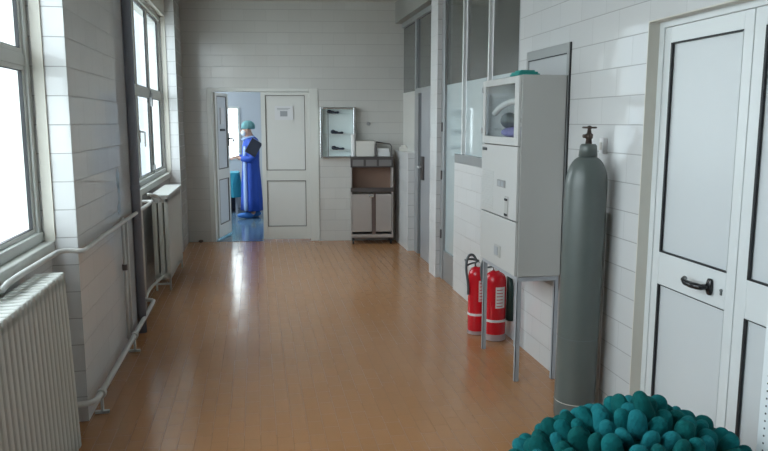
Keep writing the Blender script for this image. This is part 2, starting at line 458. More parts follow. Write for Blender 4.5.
l3 = obj('door_leaf', bm, mat('grey_door_paint', (.30, .31, .33), .3), d3, bevel=.003)
obj('lock_plate', B(1.865, 1.886, 7.88, 8.0, .93, 1.20), m_steel_d, l3)
obj('door_handle', tube(bmesh.new(), [(1.87, 7.96, 1.08), (1.82, 7.96, 1.08), (1.815, 7.93, 1.08), (1.815, 7.84, 1.08)], .011, 8, 1), m_alu_l, l3, smooth=True)

# near double door in a shallow recess
struct('trim_4', bx(B(RX - .002, 1.905, 3.128, 3.1345, 0, 2.058), RX - .002, 1.905, 1.785, 3.1345, 2.058, 2.0645), m_paint)
d4 = srt('door_4', (1.88, 3.135, 0), -PI / 2)   # local x runs towards the camera along the wall, local y into the wall
bm = bmesh.new(); bx(bm, 0, .045, 0, .06, 0, 2.06); bx(bm, .045, 1.355, 0, .06, 2.03, 2.06); bx(bm, 1.31, 1.355, 0, .06, 0, 2.03)
obj('door_frame', bm, m_door, d4, bevel=.002)
def panel4(x0, x1): return [(x0, x1, .13, .827), (x0, x1, .983, 1.957)]
m_line = mat('pale_grey_seal', (.56, .59, .60), .4)
lfa = leaf(d4, .047, .653, .004, (m_door, m_panel), panel4(.103, .597), z0=.01, z1=2.028, t=.045, lin=.003, dm=m_line)
lfb = leaf(d4, .658, 1.308, .004, (m_door, m_panel), panel4(.722, 1.24), z0=.01, z1=2.028, t=.045, lin=.003, dm=m_line)
for l, (a, b) in ((lfa, (.103, .597)), (lfb, (.722, 1.24))):   # thick black seal on the hinge side and in the upper panel's foot and head
    g = bmesh.new()
    for c, d in ((.13, .827), (.983, 1.957)): bx(g, a - .001, a + .011, .0025, .012, c, d)
    bx(g, a, b, .0025, .012, .983, .991); bx(g, a, b, .0025, .012, 1.950, 1.957); bx(g, a, b, .0025, .012, .824, .827)
    obj('gasket', g, m_gasket, l)
bm = bmesh.new()
blob(bm, (.505, -.004, .905), (.022, .012, .042), fn=lambda p: Vector((max(-.75, min(.75, p.x)), p.y, max(-.85, min(.85, p.z)))))
tube(bm, [(.505, .0, .905), (.505, -.045, .905), (.49, -.054, .906), (.46, -.058, .905), (.41, -.056, .905), (.385, -.048, .912), (.375, -.035, .916)], [.013, .013, .014, .014, .013, .012, .011], 10, 0)
obj('door_handle', bm, m_black, lfa, smooth=True)
obj('keyhole', bx(lathe(bmesh.new(), [(.004, -.002), (.007, -.002), (.007, .006)], 12, (.575, 0, .905), axis='y'), .5705, .5795, -.0015, .005, .885, .905), m_greyb, lfa)

# ---- next room, seen through the open leaf
struct('floor_back', B(-2.3, 2.2, 9.66, 13.6, -.1, -.001), m_floor2)
bm = bmesh.new()
bx(bm, -.30, 2.2, 13.4, 13.55, 0, HZ); bx(bm, -2.3, -1.2, 13.4, 13.55, 0, HZ); bx(bm, -1.2, -.30, 13.4, 13.55, 0, .90); bx(bm, -1.2, -.30, 13.4, 13.55, 1.87, HZ)
bx(bm, 1.5, 1.62, 9.8, 13.4, 0, HZ)
bx(bm, -2.3, -2.15, 9.75, 10.6, 0, HZ); bx(bm, -2.3, -2.15, 12.9, 13.4, 0, HZ); bx(bm, -2.3, -2.15, 10.6, 12.9, 0, .9); bx(bm, -2.3, -2.15, 10.6, 12.9, 2.4, HZ)
bx(bm, -2.3, -1.25, 9.75, 9.85, 0, HZ)
struct('wall_far_room', bm, m_bluewall)
w6 = srt('window_6')
bm = bmesh.new(); bx(bm, -1.2, -.30, 13.38, 13.5, .90, .94); bx(bm, -1.2, -.30, 13.38, 13.5, 1.83, 1.87); bx(bm, -.34, -.30, 13.38, 13.5, .94, 1.83); bx(bm, -1.2, -1.16, 13.38, 13.5, .94, 1.83)
obj('window_frame', bm, m_frame, w6); obj('pane', B(-1.16, -.34, 13.44, 13.445, .94, 1.83), m_glass, w6)
w7 = srt('window_7')
bm = bmesh.new(); bx(bm, -2.25, -2.14, 10.6, 12.9, .9, .95); bx(bm, -2.25, -2.14, 10.6, 12.9, 2.35, 2.4); bx(bm, -2.25, -2.14, 10.6, 10.65, .95, 2.35); bx(bm, -2.25, -2.14, 12.85, 12.9, .95, 2.35); bx(bm, -2.25, -2.14, 11.72, 11.78, .95, 2.35)
obj('window_frame', bm, m_frame, w7); obj('pane', B(-2.2, -2.195, 10.65, 12.85, .95, 2.35), m_glass, w7)
w8 = struct('trim_5', B(.365, .99, .0, .09, .0005, .006), m_floor2, loc=BO); w8.rotation_euler = (0, 0, RA)

# ---------------------------------------------------------------- radiators and pipes
def radiator(name, label, x0, x1, y0, n, pitch, z0, z1, cover):
    r = thing(name, label, 'radiator', ((x0 + x1) / 2, y0, 0))
    w = x1 - x0; h = w / 2
    bm = bmesh.new()          # one section: three columns joined at head and foot
    g = pitch * .34
    for cx in (-h + .0205, 0, h - .0205):
        lathe_pts = [(g * .85, z0 + .04), (g * .85, z1 - .04)]
        bx(bm, cx - .0205, cx + .0205, -g, g, z0 + .02, z1 - .02)
    bx(bm, -h, h, -g, g, z1 - .065, z1 - .004); bx(bm, -h, h, -g, g, z0 + .004, z0 + .065)
    sec = obj('section', bm, m_rad, r, bevel=.009); sec.location = (0, pitch / 2, 0)
    for k in range(1, n):
        c = sec.copy(); C.objects.link(c); c.parent = r; c.location = (0, pitch * (k + .5), 0)
    for z in (z0 + .035, z1 - .035): obj('header_tube', tube(bmesh.new(), [(0, .004, z), (0, n * pitch - .004, z)], .020, 12), m_rad, r, smooth=True)
    L = n * pitch
    for yy in (.10 * L, .9 * L) if not cover else (.025, L - .025):
        for xx in (-h + .012, h - .012):
            obj('leg', B(xx - .008, xx + .008, yy - .008, yy + .008, 0, z0 + .01), m_rad, r)
        obj('foot_bar', B(-h + .012, h - .012, yy - .006, yy + .006, .055, .072), m_rad, r)
    if cover:
        obj('top_board', B(-h - .012, h + .012, -.01, L + .01, z1, z1 + .016), m_rad, r, bevel=.004)
    return r


radiator('radiator', 'white ribbed radiator beneath the nearest window, in front of the first tiled pier', -1.005, -.872, 1.875, 28, .056, .035, .908, False).rotation_euler.y = -.030
radiator('radiator', 'white column radiator with a flat top board under the far window', -.985, -.835, 6.82, 22, .05, .105, .905, True)


def pipe(name, label, pts, r, m=m_pipe, sm=1, cat='pipe'):
    bm = bmesh.new(); tube(bm, pts, r, 12, sm)
    return tag(obj(name, bm, m, smooth=True), label, cat)


def pt(*pts): return list(pts)
p = pipe('heating_pipe', 'white heating pipe running at sill height along the tiled pier', [(-1.0, 2.92, .945), (-1.0, 3.0, .960), (-1.0, 3.60, .952), (-1.0, 3.72, .95), (-.97, 3.79, .945), (-.91, 3.80, .937), (-.897, 3.85, .935), (-.897, 4.3, .94), (-.897, 5.9, .92), (-.897, 6.25, .92), (-.91, 6.33, .915), (-1.02, 6.36, .91)], .0135)
bm = bmesh.new(); tube(bm, [(-.96, 6.45, .965), (-.91, 6.47, .955), (-.90, 6.60, .93), (-.91, 6.83, .88)], .013, 10, 1)
tag(obj('radiator_inlet_pipe', bm, m_pipe, smooth=True), 'short bent white pipe feeding the top of the far radiator', 'pipe')
pipe('heating_pipe', 'white heating pipe running just above the floor along the tiled pier', [(-1.0, 3.455, .12), (-1.0, 3.66, .12), (-.99, 3.76, .12), (-.90, 3.795, .115), (-.882, 3.86, .115), (-.88, 4.2, .115), (-.88, 5.9, .115), (-.885, 6.0, .117), (-.96, 6.02, .12), (-.98, 6.04, .14)], .0165)
pipe('radiator_outlet_pipe', 'curved white pipe joining the riser to the foot of the far radiator', [(-.975, 6.16, .09), (-.97, 6.28, .13), (-.94, 6.5, .15), (-.91, 6.82, .14)], .013)
pipe('riser_pipe', 'white vertical pipe standing beside the dark drain pipe', [(-.975, 6.08, .0), (-.975, 6.08, 1.0), (-1.0, 6.08, 1.06)], .024, sm=0)
pipe('riser_pipe', 'thin white vertical pipe on the tiled pier below the paint stain', [(-.905, 4.93, .118), (-.905, 4.93, .96)], .011, sm=0)
pipe('riser_pipe', 'thin white vertical pipe on the tiled pier, nearest the drain pipe', [(-.905, 5.07, .118), (-.905, 5.07, .92)], .009, sm=0)
tag(obj('pipe_joint', lathe(bmesh.new(), [(.012, -.02), (.018, -.02), (.018, .02), (.012, .02)], 12, (-.905, 4.93, .62)), m_steel_d), 'small dark joint halfway up the thin pipe on the pier', 'pipe joint')
for y, l in ((3.93, 'white floor bracket under the low pipe, at the near pier corner'), (5.0, 'white floor bracket under the low pipe, below the thin vertical pipes')):
    t = thing('pipe_bracket', l, 'bracket', (-.88, y, 0))
    obj('stand', bx(B(-.04, .035, -.012, .012, 0, .014), -.006, .006, -.012, .012, 0, .098), m_pipe, t)
    obj('collar', lathe(bmesh.new(), [(.020, -.018), (.026, -.018), (.026, .018), (.020, .018)], 14, (0, 0, .115), axis='y'), m_pipe, t)
# dark drain pipe down the pier edge
t = thing('drain_pipe', 'dark blue-grey vertical drain pipe at the edge of the tiled pier', 'pipe', (-.90, 5.47, 0))
obj('pipe_body', tube(bmesh.new(), [(0, 0, 0), (0, 0, HZ)], .032, 20), m_drain, t, smooth=True)
obj('clamp', lathe(bmesh.new(), [(.034, .0), (.038, 0), (.038, .03), (.034, .03)], 20, (0, 0, 1.1)), m_drain, t)
bm = bmesh.new()
for y, z, a, b in ((4.98, 1.22, .05, .07), (5.0, 1.10, .035, .09), (4.97, 1.02, .05, .04)):
    r = [bm.verts.new((LX + .001, y + a * math.cos(k * PI / 8) * (1 + .2 * math.sin(3 * k)), z + b * math.sin(k * PI / 8))) for k in range(16)]
    bm.faces.new(r)
s = obj('wall_stain', bm, m_stain, bpy.data.objects['wall_left'])
s.modifiers.new('solidify', 'SOLIDIFY').thickness = .001

# ---------------------------------------------------------------- cabinet on legs
cx0, cx1, cy0, cy1, cz0, cz1 = 1.520, 1.805, 3.965, 4.655, .665, 1.87
cab = thing('metal_cabinet', 'tall light grey metal cabinet on four thin legs, with a glazed upper door', 'cabinet', (cx0, cy0, 0))
w, d = cx1 - cx0, cy1 - cy0
bm = bmesh.new()
bx(bm, .012, w, 0, .012, cz0, cz1); bx(bm, .012, w, d - .012, d, cz0, cz1); bx(bm, w - .012, w, .012, d - .012, cz0, cz1)
bx(bm, .012, w - .012, .012, d - .012, cz0, cz0 + .014); bx(bm, .012, w - .012, .012, d - .012, cz1 - .014, cz1)
bx(bm, .02, w - .012, .012, d - .012, 1.47, 1.483)
obj('cabinet_body', bm, m_cab, cab, bevel=.003)
obj('added_bright_lining', bx(B(w - .016, w - .0125, .014, d - .014, 1.49, 1.85), .02, w - .016, d - .016, d - .0125, 1.49, 1.85), mat('brightening_white', (.85, .86, .86), .3), cab)  # pale lining added to brighten the dim compartment
bm = bmesh.new()      # glazed door: frame
bx(bm, -.006, .012, .01, .08, 1.455, 1.865); bx(bm, -.006, .012, d - .06, d - .01, 1.455, 1.865)
bx(bm, -.006, .012, .08, d - .06, 1.455, 1.505); bx(bm, -.006, .012, .08, d - .06, 1.825, 1.865)
gd = obj('glazed_door', bm, m_cab2, cab, bevel=.003)
obj('glass_pane', B(.0, .004, .08, d - .06, 1.505, 1.825), m_glass, gd)
bm = bmesh.new()
bm.free()
for a in (1.52, 1.79): obj('hinge', tube(bmesh.new(), [(-.008, d - .006, a), (-.008, d - .006, a + .035)], .006, 8), m_leg, gd)
ld = obj('lower_door', B(-.006, .012, .01, d - .01, 1.005, 1.45), m_cab2, cab, bevel=.003)
bm = bmesh.new()
for k in range(16): bx(bm, -.009, -.005, d - .26, d - .04, 1.03 + k * .016, 1.036 + k * .016)
obj('louvre', bm, m_cab2, ld)
obj('name_plate', B(-.009, -.005, d - .12, d - .03, 1.41, 1.428), m_black, ld)
bm = bmesh.new(); bx(bm, -.012, -.005, .20, .34, 1.19, 1.235); obj('switch_plate', bm, mat('mid_grey_plate', (.30, .30, .30), .4), ld)
for a in (.22, .28): obj('switch_button', B(-.014, -.011, a, a + .04, 1.197, 1.228), m_leg, ld)
bm = bmesh.new(); bx(bm, -.012, -.005, .14, .195, 1.015, 1.14); obj('handle_recess', bm, m_cab, ld, bevel=.002)
for a in (1.02, 1.114): obj('handle_end', B(-.016, -.011, .145, .19, a, a + .014), m_black, ld)
fl = obj('bottom_flap', B(-.006, .012, .01, d - .01, cz0 + .005, .998), m_cab2, cab, bevel=.003)
obj('lock_plate', B(-.011, -.005, .26, .37, .735, .81), m_cab, fl)
obj('lock', B(-.014, -.010, .30, .365, .745, .80), m_leg, fl)
for yy in (.025, d - .025):
    for xx in (.03, w - .014):
        obj('leg', bx(B(xx - .013, xx + .013, yy - .013, yy - .009, 0, cz0), xx - .013, xx - .009, yy - .013, yy + .013, 0, cz0), m_leg, cab)
bm = bmesh.new(); bx(bm, .016, w - .005, .010, .014, cz0 - .03, cz0); bx(bm, .016, w - .005, d - .014, d - .010, cz0 - .03, cz0); bx(bm, .015, .019, .014, d - .014, cz0 - .03, cz0)
obj('leg_rail', bm, m_leg, cab)
# contents behind the glass
bm = bmesh.new(); blob(bm, (1.64, 4.30, 1.53), (.08, .24, .038), 20, 10, fn=lambda p: Vector((p.x, max(-.9, min(.9, p.y)), p.z)))
tag(obj('folded_cloth', bm, m_lav, smooth=True), 'lavender folded cloth lying at the bottom of the glazed cabinet compartment', 'cloth')
bm = bmesh.new(); blob(bm, (1.62, 4.38, 1.605), (.06, .12, .045), 20, 10, fn=lambda p: Vector((p.x, p.y, p.z * (1 + .25 * math.sin(4 * p.y)))))
tag(obj('bag', bm, m_greyb, smooth=True), 'dark grey soft bag resting on the lavender cloth inside the cabinet', 'bag')
bm = bmesh.new(); tube(bm, [(1.58, 4.58, 1.655), (1.58, 4.45, 1.70), (1.58, 4.27, 1.725), (1.58, 4.12, 1.72), (1.58, 4.04, 1.69)], .02, 10, 2)
tag(obj('hose', bm, m_white, smooth=True), 'curved white hose hanging behind the glass of the upper cabinet door', 'hose')
bm = bmesh.new(); bx(bm, 1.525, 1.66, 4.02, 4.17, cz1, cz1 + .011); bx(bm, 1.53, 1.65, 4.025, 4.16, cz1 + .011, cz1 + .022); bx(bm, 1.545, 1.635, 4.035, 4.14, cz1 + .022, cz1 + .031)
tag(obj('folded_cloth', bm, m_teal, bevel=.005), 'teal folded cloth lying on top of the tall metal cabinet', 'cloth')

# flush steel panel in the wall behind
ep = thing('electrical_panel', 'grey steel wall panel set into the tiles behind the tall cabinet', 'electrical panel', (RX, 3.963, .57))
bm = bmesh.new(); bx(bm, -.014, .0, 0, .035, 0, 1.49); bx(bm, -.014, 0, .635, .67, 0, 1.49); bx(bm, -.014, 0, .035, .635, 1.43, 1.49); bx(bm, -.014, 0, .035, .635, 0, .04)
obj('panel_frame', bm, m_eldoor, ep, bevel=.002)
obj('panel_door', B(-.008, 0, .038, .632, .043, 1.427), mat('steel_panel_door', (.46, .47, .48), .3, metal=.2), ep)
obj('seal', bx(B(-.010, -.002, -.006, .0, 0, 1.49), -.0155, -.013, .035, .635, 1.424, 1.43), m_gasket, ep)

# ---------------------------------------------------------------- gas cylinder
gc = thing('gas_cylinder', 'tall grey-green gas cylinder standing against the tiled wall beside the cabinet', 'gas cylinder', (1.665, 3.42, 0))
gc.rotation_euler.y = .016
R = .107
prof = [(R * .8, 0), (R * .97, .012), (R, .03), (R, .06)]
prof += [(R, 1.27)] + [(R * (.30 + .70 * math.cos(a)), 1.27 + .150 * math.sin(a)) for a in [k * PI / 20 for k in range(1, 10)]]
prof += [(.047, 1.425)]
obj('cylinder_body', lathe(bmesh.new(), prof, 48), m_cyl, gc, smooth=True)
obj('neck_ring', lathe(bmesh.new(), [(.040, 1.418), (.048, 1.42), (.043, 1.475), (.036, 1.485), (.012, 1.486)], 32), m_cyl, gc, smooth=True)
bm = bmesh.new(); lathe(bm, [(.012, 1.48), (.018, 1.485), (.014, 1.51), (.020, 1.515), (.020, 1.535), (.012, 1.54), (.009, 1.565)], 18)
tube(bm, [(0, 0, 1.525), (-.035, -.01, 1.525)], .010, 10)
obj('valve', bm, m_brass, gc, smooth=True)
bm = bmesh.new(); tube(bm, [(.033 * math.cos(k * PI / 8), .033 * math.sin(k * PI / 8), 1.569) for k in range(17)], .005, 8)
for k in range(4): tube(bm, [(0, 0, 1.569), (.033 * math.cos(k * PI / 2), .033 * math.sin(k * PI / 2), 1.569)], .004, 6)
lathe(bm, [(.010, 1.560), (.011, 1.576), (.003, 1.579)], 12)
obj('handwheel', bm, m_brass, gc, smooth=True)
for z, mm in ((.105, m_cream), (.46, m_greyb)):
    obj('painted_band', lathe(bmesh.new(), [(R + .0002, z - .002), (R + .001, z - .002), (R + .001, z + .002), (R + .0002, z + .002)], 48), mm, gc)
# white conduit on the wall and cream switch
pipe('conduit', 'white vertical conduit on the tiled wall just behind the gas cylinder', [(1.808, 3.45, 0), (1.808, 3.45, 1.12)], .014, sm=0)
t = thing('wall_switch', 'small cream wall switch just beside the gas cylinder valve', 'switch', (RX, 3.50, 1.43))
obj('switch_box', B(-.028, 0, -.022, .022, 0, .085), m_white, t, bevel=.006)
obj('rocker', B(-.033, -.027, -.010, .010, .02, .06), m_cream, t, bevel=.002)

# ---------------------------------------------------------------- fire extinguishers
def extinguisher(loc, r, h, label, base, horn, rotz):
    e = thing('fire_extinguisher', label, 'fire extinguisher', loc, rotz, 'fire extinguishers behind the cabinet legs')
    pr = [(r * .85, .0), (r * .98, .012), (r * .98, base), (r, base + .004), (r, h * .72)] + [(r * (.25 + .75 * math.cos(a)), h * .72 + r * 1.05 * math.sin(a)) for a in [k * PI / 16 for k in range(1, 8)]] + [(.018, h * .72 + r * 1.12)]
    obj('tank', lathe(bmesh.new(), pr, 36), m_red, e, smooth=True)
    obj('base_ring', lathe(bmesh.new(), [(r * .99, .004), (r + .003, .004), (r + .003, base), (r * .99, base)], 36), m_pink, e)
    obj('strap', lathe(bmesh.new(), [(r * .99, h * .24), (r + .002, h * .24), (r + .002, h * .24 + .018), (r * .99, h * .24 + .018)], 36), m_white, e)
    zt = h * .72 + r * 1.1
    obj('valve', lathe(bmesh.new(), [(.018, zt), (.022, zt + .005), (.022, zt + .03), (.014, zt + .034), (.014, zt + .05)], 18), m_steel_d, e, smooth=True)
    bm = bmesh.new(); tube(bm, [(0, 0, zt + .045), (-.05, .0, zt + .06), (-.10, 0, zt + .05)], .009, 8, 1); tube(bm, [(0, 0, zt + .03), (-.05, 0, zt + .025), (-.09, 0, zt + .005)], .007, 8, 1)
    obj('lever', bm, m_hose, e, smooth=True)
    obj('gauge', lathe(bmesh.new(), [(.0, 0), (.016, 0), (.018, .012), (.0, .014)], 16, (0, -.036, zt + .018), axis='y'), m_white, e)
    bm = bmesh.new(); tube(bm, [(0, .0, zt + .03), (-.04, -.02, zt + .10), (-r - .02, -.03, zt + .09), (-r - .035, -.03, zt), (-r - .012, -.03, zt - .12), (-r - .008, -.02, h * .5)], .010, 10, 3)
    obj('hose', bm, m_hose, e, smooth=True)
    # label plate curved on the front
    bm = bmesh.new(); rings = []
    for z in (h * .42, h * .68):
        rings.append([bm.verts.new(((r + .0015) * math.cos(a), (r + .0015) * math.sin(a), z)) for a in [-PI / 2 - .1 + k * .12 for k in range(9)]])
    ring_faces(bm, rings, caps=False, closed=False)
    lb = obj('label_sticker', bm, m_white, e); lb.modifiers.new('s', 'SOLIDIFY').thickness = .001
    bm = bmesh.new()
    for q in range(6):
        z = h * .44 + q * h * .04; rings = []
        for zz in (z, z + .006):
            rings.append([bm.verts.new(((r + .0025) * math.cos(a), (r + .0025) * math.sin(a), zz)) for a in [-PI / 2 + k * .1 for k in range(7)]])
        ring_faces(bm, rings, caps=False, closed=False)
    obj('text_line', bm, mat('red_print', (.55, .05, .06), .5), lb).modifiers.new('s', 'SOLIDIFY').thickness = .0006
    if horn:
        obj('discharge_horn', tube(bmesh.new(), [(r + .036, .0, h * .24), (r + .034, .0, h * .66), (r + .02, 0, h * .80)], [.034, .030, .014], 16), m_horn, e, smooth=True)
    return e


extinguisher((1.612, 5.0, 0), .066, .62, 'red fire extinguisher further from the camera, with grey hose looping over its valve', .03, False, 0)
extinguisher((1.702, 4.84, 0), .079, .60, 'red fire extinguisher with a white sticker, nearer to the tiled wall', .05, True, -.2)

# ---------------------------------------------------------------- end-wall fittings (local wall coords)
def onwall(x, y, z=0):
    c, s = math.cos(RA), math.sin(RA)
    return (BO[0] + x * c - y * s, BO[1] + x * s + y * c, z)


# glass wall cabinet with small shelves
g = thing('wall_cabinet', 'shallow glass-fronted wall cabinet with chrome edges beside the back doors', 'cabinet', onwall(1.775, 0, 1.12), RA)
gw, gh, gdp = .465, .665, .075
bm = bmesh.new(); bx(bm, 0, .012, -gdp, 0, 0, gh); bx(bm, gw - .012, gw, -gdp, 0, 0, gh); bx(bm, .012, gw - .012, -gdp, 0, 0, .012); bx(bm, .012, gw - .012, -gdp, 0, gh - .012, gh); bx(bm, .012, gw - .012, -.008, 0, .012, gh - .012)
obj('cabinet_body', bm, m_mint, g)
for z in (.10, .31, .575): obj('shelf', B(.012, gw - .012, -gdp + .012, -.008, z, z + .008), m_glass if z > .5 else m_white, g)
bm = bmesh.new(); bx(bm, 0, .028, -gdp - .012, -gdp, 0, gh); bx(bm, gw - .028, gw, -gdp - .012, -gdp, 0, gh); bx(bm, .028, gw - .028, -gdp - .012, -gdp, 0, .024); bx(bm, .028, gw - .028, -gdp - .012, -gdp, gh - .022, gh)
gdd = obj('door_frame', bm, m_chrome, g, bevel=.004)
obj('glass_pane', B(.028, gw - .028, -gdp - .007, -gdp - .003, .024, gh - .022), m_glass, gdd)
obj('side_seal', B(.10, .108, -gdp - .008, -gdp, .024, gh - .022), m_thin, gdd); obj('side_seal', B(gw - .036, gw - .028, -gdp - .010, -gdp, .024, gh - .022), m_thin, gdd)
def shoe(u, z, l, lab):
    bm = bmesh.new()
    for k, (ux, rz, rx_) in enumerate(((0, .024, .030), (.030, .017, .035), (.072, .012, .042), (.10, .014, .022))):
        blob(bm, (ux - .05, 0, rz * .95), (rx_, .026, rz), 10, 6)
    o = obj('dark_bundle', bm, m_dark, smooth=True, loc=onwall(u, -.05, z)); o.rotation_euler = (0, 0, RA); o.scale = (l, 1, l)
    tag(o, lab, 'bundle')
shoe(2.01, 1.12 + .108, 1.15, 'dark small bundle on the lowest shelf of the glass wall cabinet')
shoe(2.00, 1.12 + .318, 1.15, 'dark small bundle on the middle shelf of the glass wall cabinet')
shoe(1.95, 1.12 + .583, 1.1, 'dark small bundle on the top shelf of the glass wall cabinet')

# stainless unit
u = thing('steel_unit', 'stainless steel scrub unit on castors standing against the end wall', 'cabinet', onwall(2.165, -.33, 0), RA)
uw, ud = .555, .31
bm = bmesh.new()
bx(bm, 0, .02, 0, ud, .09, 1.13); bx(bm, uw - .02, uw, 0, ud, .09, 1.13); bx(bm, .02, uw - .02, ud - .015, ud, .09, .70)
bx(bm, .02, uw - .02, 0, ud, .09, .105); bx(bm, .02, uw - .02, .02, ud - .015, .685, .70)
obj('carcass', bm, m_steel, u, bevel=.003)
obj('back_panel', B(.02, uw - .02, ud - .015, ud, .70, 1.13), m_copper, u)
obj('tray_lip', bx(B(.0, uw, -.012, .0, .695, .75), .02, uw - .02, .0, .02, .70, .72), m_steel_d, u, bevel=.003)
obj('top_band', bx(B(-.004, uw + .004, -.012, ud, 1.13, 1.15), .0, uw, -.01, .01, 1.01, 1.13), m_steel_d, u, bevel=.003)
bm = bmesh.new()
for a, b in ((.03, .17), (.20, .34), (.37, .53)): bx(bm, a, b, -.016, -.009, 1.03, 1.11)
obj('drawer_front', bm, mat('dull_steel_front', (.24, .23, .23), .4, metal=.6), u)
for a, b in ((.024, .272), (.33, uw - .024)):
    dd = obj('door', B(a, b, -.014, .002, .17, .665), m_steel, u, bevel=.003)
obj('centre_post', B(.275, .327, -.008, .005, .14, .68), mat('brown_steel_post', (.17, .13, .12), .4, metal=.6), u)
bm = bmesh.new(); bx(bm, .235, .30, -.03, -.012, .625, .665); tube(bm, [(.25, -.03, .645), (.25, -.05, .645), (.30, -.05, .63)], .008, 8); obj('latch', bm, m_chrome, u)
obj('plinth', B(.015, uw - .015, .0, ud, .092, .135), m_steel, u)
for a in (.03, uw - .03):
    for b in (.03, ud - .03):
        obj('castor', lathe(bmesh.new(), [(.02, -.012), (.035, -.012), (.035, .012), (.02, .012)], 14, (a, b, .035), axis='x'), m_black, u)
        obj('castor_fork', B(a - .018, a + .018, b - .012, b + .012, .055, .092), m_steel_d, u)
# boxes on top
t = thing('box', 'large cream cardboard box on top of the stainless steel unit', 'box', onwall(2.245, -.27, 1.15), RA, 'boxes on the steel unit')
obj('carton', B(0, .235, 0, .22, 0, .195), m_cream, t, bevel=.004); obj('lid', B(-.003, .238, -.003, .223, .165, .20), m_cream, t, bevel=.003)
bm = bmesh.new(); lathe(bm, [(.012, 0), (.028, 0), (.028, .28), (.012, .28)], 18)
tag(obj('paper_roll', bm, m_paper, loc=onwall(2.205, -.18, 1.15)), 'slim upright white roll between the glass wall cabinet and the cream box', 'paper roll')
for k, (z, h_, lab) in enumerate(((1.15, .055, 'flat white box at the bottom of the small pair on the steel unit'), (1.206, .045, 'flat white box at the top of the small pair on the steel unit'))):
    o = obj('small_box', B(0, .155 - k * .01, 0, .12, 0, h_), m_paper, bevel=.003, loc=onwall(2.525, -.26, z)); o.rotation_euler = (0, 0, RA)
    tag(o, lab, 'box', 'boxes on the steel unit')
bm = bmesh.new(); tube(bm, [(2.50, -.29, 1.15), (2.50, -.29, 1.30), (2.50, -.27, 1.335), (2.68, -.27, 1.31), (2.70, -.29, 1.28), (2.70, -.29, 1.15)], .008, 8)
for v in bm.verts: v.co = Vector(onwall(v.co.x, v.co.y, v.co.z))
tag(obj('wire_rack', bm, m_steel_d), 'dark bent wire rail around the small white boxes on the steel unit', 'rack')
t = thing('wall_hook', 'small grey hook on the end wall above the steel unit', 'hook', onwall(2.413, 0, 1.57), RA)
obj('hook_plate', lathe(bmesh.new(), [(.0, -.012), (.022, -.010), (.026, 0)], 16, axis='y'), m_alu, t); obj('hook_arm', tube(bmesh.new(), [(0, -.01, 0), (0, -.04, -.005), (0, -.05, .015)], .006, 8), m_alu, t)
o = obj('soap_holder', bx(B(0, .10, 0, .09, 0, .05), .02, .08, .02, .07, .05, .075), m_cream, bevel=.004, loc=(1.83, 9.0, 1.22)); tag(o, 'small cream dish standing on the far low tiled wall', 'dish')
bm = bmesh.new(); blob(bm, (0, 0, .02), (.035, .03, .02), 10, 6)
tag(obj('dirt_lump', bm, mat('brown_dirt', (.10, .07, .05), .9), smooth=True, loc=onwall(.17, -.06, 0)), 'small brown lump on the floor against the end wall, near the open door', 'debris')

# ---------------------------------------------------------------- person in the next room
def skin(name, pts, edges, root, m, parent, sub=2):
    me = bpy.data.meshes.new(name); idx = {k: i for i, k in enumerate(pts)}
    me.from_pydata([pts[k][0] for k in pts], [(idx[a], idx[b]) for a, b in edges], [])
    o = bpy.data.objects.new(name, me); C.objects.link(o); me.materials.append(m)
    o.modifiers.new('skin', 'SKIN')
    for k, i in idx.items():
        v = me.skin_vertices[0].data[i]; r = pts[k][1]; v.radius = r if isinstance(r, tuple) else (r, r); v.use_root = (k == root)
    s = o.modifiers.new('sub', 'SUBSURF'); s.levels = sub; s.render_levels = sub
    o.modifiers['skin'].use_smooth_shade = True
    o.parent = parent
    return o


pe = thing('person', 'person in a long royal blue gown, teal cap and white mask, holding a dark folder', 'person', (-.105, 11.95, 0), PI / 2 + .12)
# local frame: -y... faces local +y, which the rotation turns towards the windows
P = {'pel': ((0, 0, .86), .12), 'wai': ((0, -.005, 1.02), (.115, .09)), 'che': ((0, .0, 1.20), (.135, .10)), 'nec': ((0, -.005, 1.34), .055), 'hd0': ((0, .045, 1.415), .072), 'hd1': ((0, .06, 1.49), .082), 'hd2': ((0, .055, 1.535), .07)}
E_ = [('pel', 'wai'), ('wai', 'che'), ('che', 'nec'), ('nec', 'hd0'), ('hd0', 'hd1'), ('hd1', 'hd2')]
for s, q in ((-1, 'l'), (1, 'r')):
    P.update({q + 'hip': ((s * .085, 0, .80), .085), q + 'kne': ((s * .09, .01, .45), .055), q + 'ank': ((s * .09, -.02, .09), .036), q + 'toe': ((s * .10, .13, .04), .034),
              q + 'sho': ((s * .165, -.005, 1.27), .055), q + 'elb': ((s * .215, -.02, 1.02), .042)})
    E_ += [('pel', q + 'hip'), (q + 'hip', q + 'kne'), (q + 'kne', q + 'ank'), (q + 'ank', q + 'toe'), ('che', q + 'sho'), (q + 'sho', q + 'elb')]
P.update({'rwri': ((.13, .18, 1.01), .028), 'rhan': ((.10, .24, 1.005), (.034, .018)), 'lwri': ((-.15, .17, 1.0), .028), 'lhan': ((-.11, .23, 1.0), (.034, .018))})
E_ += [('relb', 'rwri'), ('rwri', 'rhan'), ('lelb', 'lwri'), ('lwri', 'lhan')]
body = skin('body', P, E_, 'pel', m_skin, pe)
